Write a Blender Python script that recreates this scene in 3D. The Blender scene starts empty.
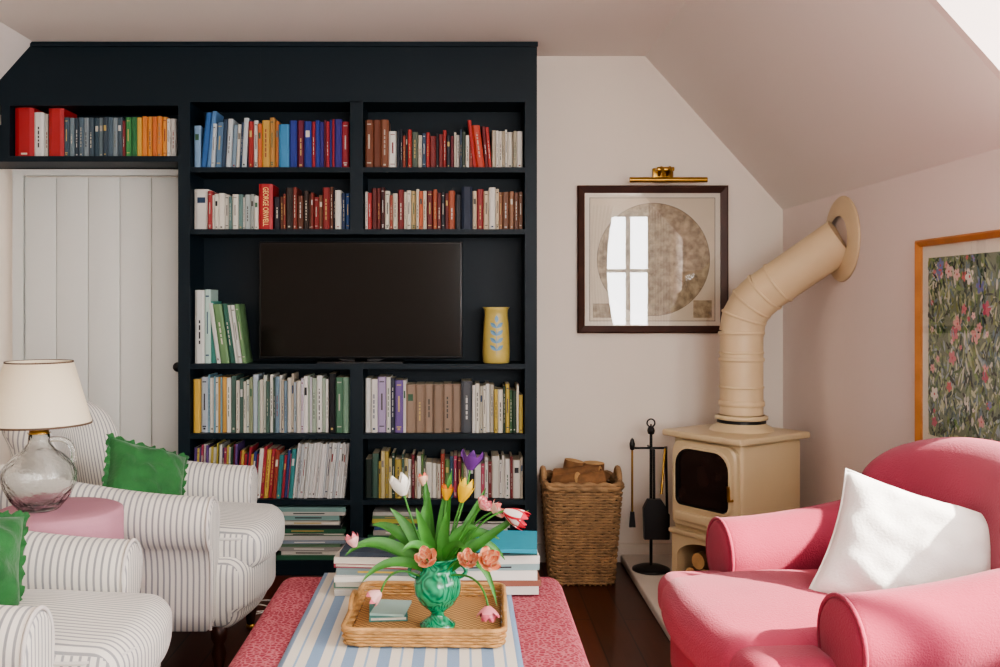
import bpy, math, random
from mathutils import Vector, Matrix, noise
random.seed(7)
pi=math.pi
sc=bpy.context.scene
def lin(h):
    h=h.lstrip('#'); o=[]
    for i in (0,2,4):
        c=int(h[i:i+2],16)/255
        o.append(c/12.92 if c<=.04045 else ((c+.055)/1.055)**2.4)
    return (o[0],o[1],o[2],1)
# ---------------------------------------------------------------- materials
def mat(name,col,rough=.6,metal=0,spec=.5,bump=0,bscale=60,var=0,vscale=4,sheen=0,coat=0):
    m=bpy.data.materials.new(name); m.use_nodes=True
    nt=m.node_tree; b=nt.nodes['Principled BSDF']
    c=lin(col) if isinstance(col,str) else col
    b.inputs['Base Color'].default_value=c
    b.inputs['Roughness'].default_value=rough; b.inputs['Metallic'].default_value=metal
    b.inputs['Specular IOR Level'].default_value=spec
    b.inputs['Sheen Weight'].default_value=sheen
    b.inputs['Coat Weight'].default_value=coat
    tc=nt.nodes.new('ShaderNodeTexCoord')
    if var:
        n=nt.nodes.new('ShaderNodeTexNoise'); n.inputs['Scale'].default_value=vscale; n.inputs['Detail'].default_value=4
        nt.links.new(tc.outputs['Object'],n.inputs['Vector'])
        mr=nt.nodes.new('ShaderNodeMapRange'); mr.inputs[1].default_value=.3; mr.inputs[2].default_value=.7
        mr.inputs[3].default_value=1-var; mr.inputs[4].default_value=1+var
        nt.links.new(n.outputs['Fac'],mr.inputs[0])
        h=nt.nodes.new('ShaderNodeHueSaturation'); h.inputs['Color'].default_value=c
        nt.links.new(mr.outputs[0],h.inputs['Value']); nt.links.new(h.outputs[0],b.inputs['Base Color'])
    if bump:
        n=nt.nodes.new('ShaderNodeTexNoise'); n.inputs['Scale'].default_value=bscale; n.inputs['Detail'].default_value=5
        nt.links.new(tc.outputs['Object'],n.inputs['Vector'])
        bp=nt.nodes.new('ShaderNodeBump'); bp.inputs['Strength'].default_value=bump; bp.inputs['Distance'].default_value=.01
        nt.links.new(n.outputs['Fac'],bp.inputs['Height']); nt.links.new(bp.outputs[0],b.inputs['Normal'])
    return m
def N(nt,t,**k):
    n=nt.nodes.new(t)
    for a,v in k.items(): setattr(n,a,v)
    return n
def math_(nt,op,a,b=None):
    n=nt.nodes.new('ShaderNodeMath'); n.operation=op
    for i,x in enumerate((a,b)):
        if x is None: continue
        if isinstance(x,(int,float)): n.inputs[i].default_value=x
        else: nt.links.new(x,n.inputs[i])
    return n.outputs[0]
def stripes(name,axis,period,base,col,width=.35,thin=None):
    m=mat(name,base,.85,bump=.15,bscale=250,sheen=.2); nt=m.node_tree; b=nt.nodes['Principled BSDF']
    tc=N(nt,'ShaderNodeTexCoord'); sx=N(nt,'ShaderNodeSeparateXYZ'); nt.links.new(tc.outputs['Object'],sx.inputs[0])
    a=sx.outputs[axis]
    f=math_(nt,'FRACT',math_(nt,'ADD',math_(nt,'DIVIDE',a,period),100.0))
    s=math_(nt,'LESS_THAN',f,width)
    mx=N(nt,'ShaderNodeMix',data_type='RGBA')
    nt.links.new(s,mx.inputs[0]); mx.inputs[6].default_value=lin(base); mx.inputs[7].default_value=lin(col)
    out=mx.outputs[2]
    if thin:
        f2=math_(nt,'ABSOLUTE',math_(nt,'SUBTRACT',f,(1+width)/2)); s2=math_(nt,'LESS_THAN',f2,thin[1])
        mx2=N(nt,'ShaderNodeMix',data_type='RGBA'); nt.links.new(s2,mx2.inputs[0]); nt.links.new(out,mx2.inputs[6]); mx2.inputs[7].default_value=lin(thin[0]); out=mx2.outputs[2]
    nt.links.new(out,b.inputs['Base Color']); return m
def vcol(name,rough=.6,spec=.4,var=0):
    m=mat(name,'#808080',rough,spec=spec); nt=m.node_tree
    a=N(nt,'ShaderNodeAttribute',attribute_name='Col')
    nt.links.new(a.outputs['Color'],nt.nodes['Principled BSDF'].inputs['Base Color']); return m
M_wall=mat('plaster_wall','#efe5d8',.9,bump=.14,bscale=12,var=.02,vscale=2)
M_wallr=mat('plaster_wall_pink','#eadbd4',.9,bump=.14,bscale=12,var=.02,vscale=2)
M_ceil=mat('ceiling_paint','#efe6df',.9,bump=.08,bscale=12)
M_door=mat('door_paint','#d9dad4',.5,bump=.05)
M_navy=mat('navy_paint','#0a1c25',.5,bump=.04,bscale=30,spec=.3)
M_book=vcol('book_covers',.5)
M_vc=vcol('painted_matte',.8)
M_black=mat('black_iron','#0c0c0d',.45)
M_tv=mat('tv_screen','#030404',.1,spec=.35)
M_tvb=mat('tv_bezel','#0a0a0b',.35)
M_stove=mat('cream_enamel','#d6c19a',.35,var=.03,coat=.2)
M_pipe=mat('cream_pipe_paint','#d9c19b',.42,var=.05,vscale=6)
M_glassdark=mat('stove_glass','#2a1c18',.12,var=.5,vscale=9)
M_brass=mat('brass','#b08a46',.3,metal=1)
M_wood=mat('dark_wood','#3a1d12',.4,var=.25,vscale=10)
M_frame=mat('mahogany_frame','#42251a',.35,var=.2,vscale=12)
M_oak=mat('orange_oak_frame','#b5763a',.45,var=.15,vscale=14)
M_wick=mat('wicker','#9a7a56',.7,var=.35,vscale=22,bump=.3,bscale=120)
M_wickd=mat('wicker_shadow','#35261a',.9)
M_rattan=mat('rattan_tray','#b98d58',.6,var=.25,vscale=30,bump=.3,bscale=150)
M_log=mat('bark_log','#86603e',.9,var=.4,vscale=18,bump=.6,bscale=30)
M_logend=mat('cut_wood','#c19a68',.8,var=.15,vscale=30)
M_stone=mat('hearth_stone','#d5cdc2',.6,var=.05)
M_pink=mat('raspberry_linen','#98344a',.88,bump=.25,bscale=220,var=.07,vscale=6,sheen=.12)
M_white=mat('white_linen','#e6e3de',.9,bump=.2,bscale=160,sheen=.2)
M_green=mat('green_velvet','#24652f',.8,bump=.3,bscale=90,var=.2,vscale=14,sheen=.25)
M_cloth=mat('pink_tablecloth','#bd8896',.9,bump=.15,bscale=150)
M_shade=mat('cream_lampshade','#e8dcc2',.8,bump=.1,bscale=100)
M_shade_t=mat('shade_trim','#5a4636',.7)
M_pipeing=mat('ticking_piping','#cfcac4',.85)
M_stA=stripes('ticking_across',0,.0195,'#dfdad0','#979797',.33)
M_stB=stripes('ticking_along',1,.0195,'#dfdad0','#979797',.33)
M_run=stripes('runner_stripes',0,.082,'#d9d2c2','#7593b2',.36,('#8aa5c0',.035))
M_paper=mat('paper','#ddd2bb',.85,var=.04,vscale=5)
M_matb=mat('mat_board','#ebe4d4',.9)
M_leaf=mat('tulip_leaf','#3f7c2f',.5,var=.3,vscale=20)
M_cable=mat('white_cable','#cfcac4',.5)
def malachite():
    m=mat('malachite_glaze','#13794f',.18,coat=.4); nt=m.node_tree
    tc=N(nt,'ShaderNodeTexCoord'); n=N(nt,'ShaderNodeTexNoise'); n.inputs['Scale'].default_value=9; n.inputs['Distortion'].default_value=1.5
    nt.links.new(tc.outputs['Object'],n.inputs['Vector'])
    w=math_(nt,'SINE',math_(nt,'MULTIPLY',n.outputs['Fac'],70.0))
    cr=N(nt,'ShaderNodeValToRGB'); cr.color_ramp.elements[0].color=lin('#0b6a46'); cr.color_ramp.elements[1].color=lin('#2ea878')
    nt.links.new(math_(nt,'ADD',math_(nt,'MULTIPLY',w,.5),.5),cr.inputs[0]); nt.links.new(cr.outputs[0],nt.nodes['Principled BSDF'].inputs['Base Color']); return m
M_mal=malachite()
def ottomanmat():
    m=mat('red_woven_fabric','#b04454',.9,bump=.3,bscale=200); nt=m.node_tree
    tc=N(nt,'ShaderNodeTexCoord')
    n=N(nt,'ShaderNodeTexNoise'); n.inputs['Scale'].default_value=70; n.inputs['Detail'].default_value=3; nt.links.new(tc.outputs['Object'],n.inputs['Vector'])
    v=N(nt,'ShaderNodeTexVoronoi',feature='DISTANCE_TO_EDGE'); v.inputs['Scale'].default_value=75; nt.links.new(tc.outputs['Object'],v.inputs['Vector'])
    r=math_(nt,'ADD',math_(nt,'MULTIPLY',v.outputs['Distance'],1.6),math_(nt,'MULTIPLY',n.outputs['Fac'],.5))
    cr=N(nt,'ShaderNodeValToRGB'); cr.color_ramp.elements[0].color=lin('#c07078'); cr.color_ramp.elements[1].color=lin('#983446')
    cr.color_ramp.elements[0].position=.3; cr.color_ramp.elements[1].position=.6
    nt.links.new(r,cr.inputs[0]); nt.links.new(cr.outputs[0],nt.nodes['Principled BSDF'].inputs['Base Color']); return m
M_ott=ottomanmat()
def floormat():
    m=mat('floorboards','#3a1c14',.32); nt=m.node_tree
    tc=N(nt,'ShaderNodeTexCoord'); mp=N(nt,'ShaderNodeMapping'); mp.inputs['Rotation'].default_value=(0,0,pi/2); nt.links.new(tc.outputs['Object'],mp.inputs[0])
    b=N(nt,'ShaderNodeTexBrick'); nt.links.new(mp.outputs[0],b.inputs['Vector'])
    b.inputs['Scale'].default_value=1; b.inputs['Brick Width'].default_value=1.9; b.inputs['Row Height'].default_value=.13; b.inputs['Mortar Size'].default_value=.003
    b.inputs['Color1'].default_value=lin('#6a3422'); b.inputs['Color2'].default_value=lin('#4c2416'); b.inputs['Mortar'].default_value=lin('#120805')
    n=N(nt,'ShaderNodeTexNoise'); n.inputs['Scale'].default_value=6; mp2=N(nt,'ShaderNodeMapping'); mp2.inputs['Scale'].default_value=(8,.6,1)
    nt.links.new(tc.outputs['Object'],mp2.inputs[0]); nt.links.new(mp2.outputs[0],n.inputs['Vector'])
    mx=N(nt,'ShaderNodeMix',data_type='RGBA',blend_type='MULTIPLY'); mx.inputs[0].default_value=.5
    nt.links.new(b.outputs[0],mx.inputs[6]); nt.links.new(n.outputs['Fac'],mx.inputs[7]); nt.links.new(mx.outputs[2],nt.nodes['Principled BSDF'].inputs['Base Color']); return m
M_floor=floormat()
def mapmat():
    m=mat('map_disc','#a3947c',.85); nt=m.node_tree
    tc=N(nt,'ShaderNodeTexCoord'); n=N(nt,'ShaderNodeTexNoise'); n.inputs['Scale'].default_value=34; n.inputs['Detail'].default_value=9
    nt.links.new(tc.outputs['Object'],n.inputs['Vector'])
    v=N(nt,'ShaderNodeTexVoronoi',feature='DISTANCE_TO_EDGE'); v.inputs['Scale'].default_value=26; nt.links.new(tc.outputs['Object'],v.inputs['Vector'])
    a=math_(nt,'ADD',n.outputs['Fac'],math_(nt,'MULTIPLY',math_(nt,'LESS_THAN',v.outputs['Distance'],.03),-.07))
    cr=N(nt,'ShaderNodeValToRGB'); cr.color_ramp.elements[0].position=.3; cr.color_ramp.elements[1].position=.7
    cr.color_ramp.elements[0].color=lin('#82745e'); cr.color_ramp.elements[1].color=lin('#c4b596')
    nt.links.new(a,cr.inputs[0]); nt.links.new(cr.outputs[0],nt.nodes['Principled BSDF'].inputs['Base Color']); return m
M_map=mapmat()
def panemat(name,gl):
    m=bpy.data.materials.new(name); m.use_nodes=True; nt=m.node_tree; nt.nodes.clear()
    o=N(nt,'ShaderNodeOutputMaterial'); t=N(nt,'ShaderNodeBsdfTransparent'); g=N(nt,'ShaderNodeBsdfGlossy'); g.inputs['Roughness'].default_value=.01
    mx=N(nt,'ShaderNodeMixShader'); mx.inputs[0].default_value=gl
    nt.links.new(t.outputs[0],mx.inputs[1]); nt.links.new(g.outputs[0],mx.inputs[2]); nt.links.new(mx.outputs[0],o.inputs[0]); return m
M_pane=panemat('picture_glass',.08)
def lampglass():
    m=mat('seeded_glass',(.97,.99,.98,1),.02,bump=.5,bscale=30); b=m.node_tree.nodes['Principled BSDF']
    b.inputs['Transmission Weight'].default_value=1; b.inputs['IOR'].default_value=1.4; return m
M_lglass=lampglass()
# ---------------------------------------------------------------- mesh builder
class MB:
    def __init__(s): s.v=[];s.f=[];s.m=[];s.s=[];s.c=[]
    def add(s,vs,fs,m=0,sm=False,col=None):
        o=len(s.v); s.v+= [tuple(v) for v in vs]
        for f in fs:
            s.f.append([i+o for i in f]); s.m.append(m); s.s.append(sm); s.c.append(col or (.5,.5,.5,1))
        return s
    def box(s,x0,x1,y0,y1,z0,z1,m=0,col=None):
        v=[(x0,y0,z0),(x1,y0,z0),(x1,y1,z0),(x0,y1,z0),(x0,y0,z1),(x1,y0,z1),(x1,y1,z1),(x0,y1,z1)]
        return s.add(v,[(0,3,2,1),(4,5,6,7),(0,1,5,4),(1,2,6,5),(2,3,7,6),(3,0,4,7)],m,False,col)
    def prism(s,poly,axis,a,b,m=0,col=None):
        def P(p,t):
            return {'x':(t,p[0],p[1]),'y':(p[0],t,p[1]),'z':(p[0],p[1],t)}[axis]
        n=len(poly); v=[P(p,a) for p in poly]+[P(p,b) for p in poly]
        f=[tuple(range(n)),tuple(range(2*n-1,n-1,-1))]+[(i,(i+1)%n,(i+1)%n+n,i+n) for i in range(n)]
        return s.add(v,f,m,False,col)
    def rbox(s,c,size,r,m=0,fn=None,k=4,n=8,col=None):
        h=[x/2 for x in size]; ax=[]
        for a in range(3):
            i=max(h[a]-r,1e-4); l=[-h[a]+ (h[a]-i)*t/k for t in range(k)]
            l+=[-i+2*i*t/n for t in range(n+1)]; l+=[i+(h[a]-i)*(t+1)/k for t in range(k)]; ax.append(l)
        idx={};V=[];F=[]
        def g(p):
            q=[max(-(h[a]-r),min(h[a]-r,p[a])) for a in range(3)]
            d=Vector([p[a]-q[a] for a in range(3)])
            if d.length>1e-9: d=d.normalized()*r
            w=[q[a]+d[a] for a in range(3)]
            key=tuple(round(x,5) for x in p)
            if key not in idx:
                idx[key]=len(V)
                if fn: w=fn(*w)
                V.append((w[0]+c[0],w[1]+c[1],w[2]+c[2]))
            return idx[key]
        for a in range(3):
            u,w=(a+1)%3,(a+2)%3
            for sg in (-1,1):
                for i in range(len(ax[u])-1):
                    for j in range(len(ax[w])-1):
                        q=[]
                        for (ii,jj) in ((i,j),(i+1,j),(i+1,j+1),(i,j+1)):
                            p=[0,0,0]; p[a]=sg*h[a]; p[u]=ax[u][ii]; p[w]=ax[w][jj]; q.append(g(p))
                        F.append(tuple(q) if sg>0 else tuple(q[::-1]))
        return s.add(V,F,m,True,col)
    def tube(s,pts,r,sides=8,m=0,closed=False,col=None,caps=True,sm=True):
        pts=[Vector(p) for p in pts]; n=len(pts)
        rr=r if isinstance(r,(list,tuple)) else [r]*n
        T=[]
        for i in range(n):
            a=pts[(i-1)%n] if (closed or i>0) else pts[i]; b=pts[(i+1)%n] if (closed or i<n-1) else pts[i]
            t=b-a; T.append(t.normalized() if t.length>1e-9 else Vector((0,0,1)))
        u=T[0].orthogonal().normalized(); V=[]
        for i in range(n):
            u=(u-T[i]*u.dot(T[i]));
            u=u.normalized() if u.length>1e-6 else T[i].orthogonal().normalized()
            w=T[i].cross(u)
            for k in range(sides):
                a=2*pi*k/sides; V.append(pts[i]+(u*math.cos(a)+w*math.sin(a))*rr[i])
        F=[]
        for i in range(n if closed else n-1):
            j=(i+1)%n
            for k in range(sides):
                l=(k+1)%sides; F.append((i*sides+k,i*sides+l,j*sides+l,j*sides+k))
        s.add(V,F,m,sm,col)
        if caps and not closed:
            s.add(V[:sides],[tuple(range(sides-1,-1,-1))],m,False,col); s.add(V[-sides:],[tuple(range(sides))],m,False,col)
        return s
    def lathe(s,prof,c=(0,0,0),seg=32,m=0,fn=None,col=None):
        V=[];F=[]
        for (r,z) in prof:
            for k in range(seg):
                a=2*pi*k/seg; R=r if not fn else fn(r,z,a)
                V.append((c[0]+R*math.cos(a),c[1]+R*math.sin(a),c[2]+z))
        for i in range(len(prof)-1):
            for k in range(seg):
                l=(k+1)%seg; F.append((i*seg+k,i*seg+l,(i+1)*seg+l,(i+1)*seg+k))
        s.add(V,F,m,True,col); return s
    def build(s,name,mats,parent=None,loc=(0,0,0),rot=(0,0,0)):
        me=bpy.data.meshes.new(name); me.from_pydata(s.v,[],s.f)
        for mm in mats: me.materials.append(mm)
        me.polygons.foreach_set('material_index',s.m); me.polygons.foreach_set('use_smooth',s.s)
        ca=me.color_attributes.new('Col','FLOAT_COLOR','CORNER'); d=[]
        for p in me.polygons:
            for _ in range(p.loop_total): d+=list(s.c[p.index])
        ca.data.foreach_set('color',d); me.update()
        o=bpy.data.objects.new(name,me); sc.collection.objects.link(o); o.location=loc; o.rotation_euler=rot
        if parent: o.parent=parent
        return o
def empty(name,loc=(0,0,0),rot=(0,0,0),scale=(1,1,1)):
    e=bpy.data.objects.new(name,None); sc.collection.objects.link(e); e.location=loc; e.rotation_euler=rot; e.scale=scale; e.empty_display_size=.1; return e
def bez(a,b,c,n=12):
    a,b,c=Vector(a),Vector(b),Vector(c); return [a*(1-t)**2+b*2*t*(1-t)+c*t*t for t in [i/n for i in range(n+1)]]
# ---------------------------------------------------------------- room
YB=4.65; XR=1.576; XL=-2.65; YF=-1.5; ZC=2.474; ZK=1.72; XS=.90; XSL=-1.98; XD=2.4; YD=2.55
MB().box(XL-.1,XD+.1,YF-.1,YB+.1,-.1,0).build('floor',[M_floor])
MB().prism([(XL,0),(XR,0),(XR,ZK),(XS,ZC),(XSL,ZC),(XL,ZK)],'y',YB,YB+.1).build('wall_back',[M_wall])
cb=MB()
cb.box(XSL,XS,YF,YB,ZC,ZC+.1)
cb.prism([(XS,ZC),(XR,ZK),(XR+.1,ZK),(XS,ZC+.12)],'y',YD,YB)
cb.prism([(XSL,ZC),(XL,ZK),(XL-.1,ZK),(XSL,ZC+.12)],'y',YF,YB)
cb.box(XS,XD+.1,YF,YD-.03,ZC,ZC+.1)
cb.build('ceiling',[M_ceil])
MB().box(XL-.1,XL,YF,YB,0,ZK).build('wall_left',[M_wall])
wr=MB(); wr.box(XR,XR+.1,YD,YB,0,ZK); wr.box(XR,XR+.1,YF,YD,0,.9)
wr.box(XR+.1,XD,YF,YD-.03,.86,.9)
wr.prism([(XS,ZC),(XR,ZK),(XR,.901),(XD,.901),(XD,ZC+.1),(XS,ZC+.1)],'y',YD-.03,YD-.0005)
wr.box(XD,XD+.1,YF,0,.86,ZC); wr.box(XD,XD+.1,2.3,YD,.86,ZC); wr.box(XD,XD+.1,0,2.3,2.32,ZC); wr.box(XD,XD+.1,0,2.3,.86,.95)
wr.build('wall_right',[M_wallr])
wf=MB()
wf.box(XL,XD,YF-.1,YF,0,.95); wf.box(XL,XD,YF-.1,YF,2.3,ZC)
wf.box(XL,.15,YF-.1,YF,.95,2.3); wf.box(1.2,1.5,YF-.1,YF,.95,2.3); wf.box(2.3,XD,YF-.1,YF,.95,2.3)
wf.build('wall_front',[M_wall])
def windowf(name,a,b,z0,z1,plane,pos):
    w=MB()
    def bar(p0,p1,q0,q1):
        if plane=='y': w.box(p0,p1,pos-.05,pos,q0,q1)
        else: w.box(pos,pos+.05,p0,p1,q0,q1)
    bar(a,a+.06,z0+.06,z1-.06);bar(b-.06,b,z0+.06,z1-.06);bar(a,b,z0,z0+.06);bar(a,b,z1-.06,z1)
    m=(a+b)/2;bar(m-.025,m+.025,z0+.06,z1-.06);zm=(z0+z1)/2
    bar(a+.06,m-.025,zm-.02,zm+.02);bar(m+.025,b-.06,zm-.02,zm+.02)
    w.build(name,[M_door])
windowf('added_fill_window',.15,1.2,.95,2.3,'y',YF-.02)  # added opening behind the camera for frontal fill, kept clear of reflections
windowf('window_2',1.5,2.3,.95,2.3,'y',YF-.02)
windowf('window_3',0,2.3,.95,2.32,'x',XD+.02)
cu=MB()
for (a,b) in ((1.38,1.74),(2.10,2.37)):
    V=[];F=[];n=60
    for j,z in enumerate((.93,1.15,1.4,1.65,1.9,2.15,2.36)):
        for i in range(n+1):
            x=a+(b-a)*i/n*(1-.25*math.sin(j*.52)*(a<2)); V.append((x,YF+.06+.025*math.sin(i*.9+.15*j),z))
    F=[(j*(n+1)+i,j*(n+1)+i+1,(j+1)*(n+1)+i+1,(j+1)*(n+1)+i) for j in range(6) for i in range(n)]
    cu.add(V,F,0,True)
cu.build('curtains',[M_white])
# door
d=MB(); X0,X1,ZT=-2.178,-1.33,1.915; Yd=YB-.003
d.box(X0,X0+.05,Yd-.034,Yd,0,ZT); d.box(X1-.02,X1,Yd-.034,Yd,0,ZT); d.box(X0+.05,X1-.02,Yd-.034,Yd,ZT-.03,ZT)
x=X0+.053; n=5; w=(X1-.022-x)/n
for i in range(n):
    d.rbox((x+w*(i+.5),Yd-.012,ZT/2-.018),(w-.0025,.02,ZT-.04),.004,k=1,n=1)
d.lathe([(0,-.03),(.02,-.03),(.024,-.015),(.012,-.005),(.012,.01)],(0,0,0),16,1)
nv=16*5
for i in range(len(d.v)-nv,len(d.v)):
    vx,vy,vz=d.v[i]; d.v[i]=(-1.372+vx,Yd-.03+vz,.955+vy)
d.build('door_1',[M_door,M_black])
MB().box(.353,XR,YB-.015,YB-.0005,0,.09).build('baseboard_back',[M_wall])
MB().box(XR-.015,XR-.0005,YF,YB-.015,0,.09).build('baseboard_right',[M_wallr])
MB().rbox((1.168,4.095,.02),(.78,1.08,.04),.008,k=2,n=1).build('hearth_slab',[M_stone])
# ---------------------------------------------------------------- bookcase
YFR=4.40
b=MB()
xs=[-1.31,-1.255,-.514,-.454,.296,.352]
yb=YB-.002
b.box(xs[0],xs[1],YFR,yb,0,ZC-.001)
b.box(xs[4],xs[5],YFR,yb,0,ZC-.001)
b.box(xs[2],xs[3],YFR,yb,1.585,2.2); b.box(xs[2],xs[3],YFR,yb,.02,.985)
b.box(xs[1],xs[4],YFR,yb,2.196,ZC-.001)
b.box(xs[1],xs[4],yb-.012,yb,.02,2.2)
zs=[1.895,1.608,.983,.659,.353,.07]
for i,z in enumerate(zs):
    b.box(xs[1],xs[4],YFR+.004,yb,z-.024,z)
b.box(xs[1],xs[4],YFR+.01,YFR+.03,0,.05)
b.prism([(xs[0],2.18),(-2.24,2.18),(-2.235,2.19),(XSL,ZC-.001),(xs[0],ZC-.001)],'y',YFR,yb)
b.box(-2.33,xs[0],YFR,yb,1.92,1.946); b.box(-2.13,-2.09,YFR,yb,1.946,2.18)
b.box(-2.33,-2.13,YFR,YFR+.02,1.946,2.09)
b.box(-2.09,xs[0],yb-.012,yb,1.946,2.18)
b.box(-1.99,xs[5]+.003,YFR-.014,YFR,ZC-.022,ZC-.002)
b.box(-.93,-.927,YFR-.0012,YFR,2.2,ZC-.025)
bc=b.build('bookcase',[M_navy])
# ---------------------------------------------------------------- books
def bcol(h,k=.76,ds=.14):
    c=lin(h); L=c[0]*.3+c[1]*.59+c[2]*.11
    return tuple((x*(1-ds)+L*ds)*k for x in c[:3])+(1,)
def book(mb,x,w,z,h,y,dp,col,lean=0,flat=False,bands=True):
    c=bcol(col)
    def T(px,py,pz): return (x+px+lean*pz, y+py, z+pz)
    ra=min(w*.22,.006)
    cs=[(0,dp),(0,ra),(w*.22,0),(w*.78,0),(w,ra),(w,dp)]
    V=[T(a,bb,0) for a,bb in cs]+[T(a,bb,h) for a,bb in cs]
    mb.add(V,[(5,4,3,2,1,0),(6,7,8,9,10,11)]+[(i,(i+1)%6,(i+1)%6+6,i+6) for i in range(6)],0,False,c)
    e=min(.002,w*.15)
    mb.add([T(e,.008,h+.0004),T(w-e,.008,h+.0004),T(w-e,dp-.002,h+.0004),T(e,dp-.002,h+.0004)],[(0,1,2,3)],0,False,lin('#d8ccb2'))
    if bands and w>.009:
        lum=c[0]*.3+c[1]*.6+c[2]*.1
        alt=bcol(random.choice(['#e8dfc8','#d8b860','#d9d6cf','#c9c2b0'])) if lum<.2 else bcol(random.choice(['#2a2a30','#8c2a2a','#2c4a6b','#555047','#3d6b4a','#8a8478']))
        def strip(a,bb,z0,z1,cc): mb.add([T(a,-.0006,z0),T(bb,-.0006,z0),T(bb,-.0006,z1),T(a,-.0006,z1)],[(0,1,2,3)],0,False,cc)
        k=random.random()
        if k<.38:
            z0=random.uniform(.2,.35); z1=random.uniform(.55,.85); zz=z0
            while zz<z1:
                l_=random.uniform(.04,.12); strip(w*.42,w*.58,h*zz,h*min(zz+l_,z1),alt); zz+=l_+.025
        elif k<.52: strip(w*.23,w*.77,h*.66,h*.8,alt)
        elif k<.7:
            strip(w*.23,w*.77,h*.9,h*.92,alt); strip(w*.23,w*.77,h*.1,h*.12,alt)
            strip(w*.41,w*.59,h*.4,h*.7,alt)
        if random.random()<.3: strip(w*.34,w*.66,h*.05,h*.085,alt)
def row(name,x0,x1,z,groups,y=YFR+.03,dens=1.3):
    mb=MB(); x=x0; sc_=(x1-x0)/sum(g[0] for g in groups)
    for g in groups:
        wt,n,cols,h0,h1=g[:5]; wt*=sc_; lean=g[5] if len(g)>5 else 0
        uni=h1-h0<.003
        if not uni and n>3: n=int(round(n*dens))
        ws=[1]*n if uni else [random.choice([.55,.75,.9,1,1.2,1.6]) for _ in range(n)]
        s=sum(ws); last=None
        for i,wv in enumerate(ws):
            w=wt*wv/s
            c=cols[i%len(cols)] if (len(cols)>=n or uni) else random.choice([q for q in cols if q!=last] or cols)
            last=c
            book(mb,x,w-.0005,z+.0006,random.uniform(h0,h1),y+random.uniform(0,.022),random.uniform(.13,.17),c,lean)
            x+=w
    return mb.build(name,[M_book])
MIX=['#e8e2d4','#2b2f3a','#8e2f2c','#d7cdb8','#3a5570','#b34a34','#efe9da','#5d6b5a','#c9b89a','#1d1f24','#7a2330']
row('books',-2.083,-1.335,1.946,[(.088,1,['#c4171f'],.23,.232),(.062,2,['#efece4','#e6e0d4'],.2,.21),(.005,1,['#222222'],.2,.2),(.07,1,['#c81f22'],.228,.23),(.27,12,['#46606e','#7b8f96','#3c4f5c','#5b7280','#8c9ba0','#4b5f6a'],.184,.186),(.012,1,['#8f2f33'],.17,.17),(.055,2,['#3f9a4f','#2f7f45'],.186,.188),(.02,1,['#e5b32b'],.185,.185),(.115,5,['#ea8a1f','#ef9d2a','#e0751c'],.19,.192),(.04,2,['#ece8df'],.18,.185)])
row('books',-1.25,-.522,1.895,[(.03,1,['#8fb6d8'],.2,.2,.0),(.05,2,['#2b6fb5','#5d93c9'],.25,.27,.1),(.17,7,['#5f86a8','#cfd8da','#28496b','#8ba3b4','#e4e0d3','#39516b'],.2,.235,.05),(.06,3,['#b22a25','#e8e4da','#e77224'],.2,.225),(.075,3,['#d9a93a','#c78f3a','#d87f2a'],.21,.235),(.05,1,['#3794c9'],.205,.205),(.27,9,['#1f2f8a','#b01d2e','#2b3f9e','#7b1f3f','#3a2f8a'],.215,.23)])
row('books',-.448,.288,1.895,[(.1,3,['#8a4c2d','#7b3f24','#925636'],.225,.227),(.05,2,['#f1ede2','#1f2634'],.17,.19),(.31,15,MIX+['#c33027','#3a4a60'],.15,.185),(.05,2,['#c7271e','#d9482a'],.2,.225,-.12),(.03,2,['#7c1f24','#c9302a'],.19,.2,-.08),(.13,6,['#e4dccb','#cfc3a8','#efe9dc','#b9ad90','#3d4a5b'],.17,.18)])
row('books',-1.25,-.946,1.608,[(.065,1,['#efe9dd'],.19,.19),(.02,1,['#b33a3a'],.18,.18),(.17,7,['#ece6d6','#d6d0c2','#6b8f8a','#e9e2cf','#b7c3c0'],.15,.175),(.036,2,['#a9b0a8','#e7e1d2'],.15,.17)])
mb=MB(); ox=-.944
book(mb,ox,.064,1.609,.212,YFR+.032,.16,'#c2161f',0,bands=False); ob=mb.build('books',[M_book])
cu_=bpy.data.curves.new('spine_title','FONT'); cu_.body='GEORGE ORWELL'; cu_.size=.036; cu_.extrude=.0003; cu_.align_x='CENTER'; cu_.align_y='CENTER'
t=bpy.data.objects.new('spine_title',cu_); sc.collection.objects.link(t)
t.parent=ob; t.location=(ox+.032,YFR+.0312,1.609+.106); t.rotation_euler=Matrix(((0,1,0),(0,0,-1),(-1,0,0))).to_euler() 
t.scale=(.62,1,1)
cu_.materials.append(mat('gold_lettering','#f0d68a',.5))
row('books',-.876,-.52,1.608,[(.3,11,['#9a2623','#6b3a24','#8f3a2c','#3a2a22','#8e5a3a','#d8c9a6','#2b2430'],.15,.2),(.05,2,['#e9e4d6','#1e3b66'],.17,.185),(.02,1,['#23589a'],.17,.17)])
row('books',-.448,.29,1.608,[(.03,2,['#e0dccf','#c43a38'],.17,.18),(.06,3,['#6b2420','#7c2b25','#4a1c19'],.19,.2),(.12,5,['#d7cfb9','#a84a32','#8a2222','#e7dfcb'],.16,.19),(.1,4,['#d8642d','#c9a96b','#dfd5bd','#7a2323'],.16,.19),(.13,5,['#b9572e','#ece6d8','#2c3038','#7a3030'],.16,.19),(.05,1,['#1e2e48'],.2,.2),(.12,4,['#ede7da','#dfc9a6','#e9e4d8','#a12c2c'],.17,.2),(.11,4,['#8a5a3c','#a2704c','#7a4b33'],.17,.18)])
row('books',-1.245,-1.0,.983,[(.075,2,['#e6e8e0','#bfe0d4'],.34,.345),(.03,1,['#3f9c8d'],.29,.29,-.06),(.14,5,['#f0eee6','#2f6b5a','#e3e3da','#3b4a5a','#6f9a62'],.26,.29,-.14)])
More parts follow.
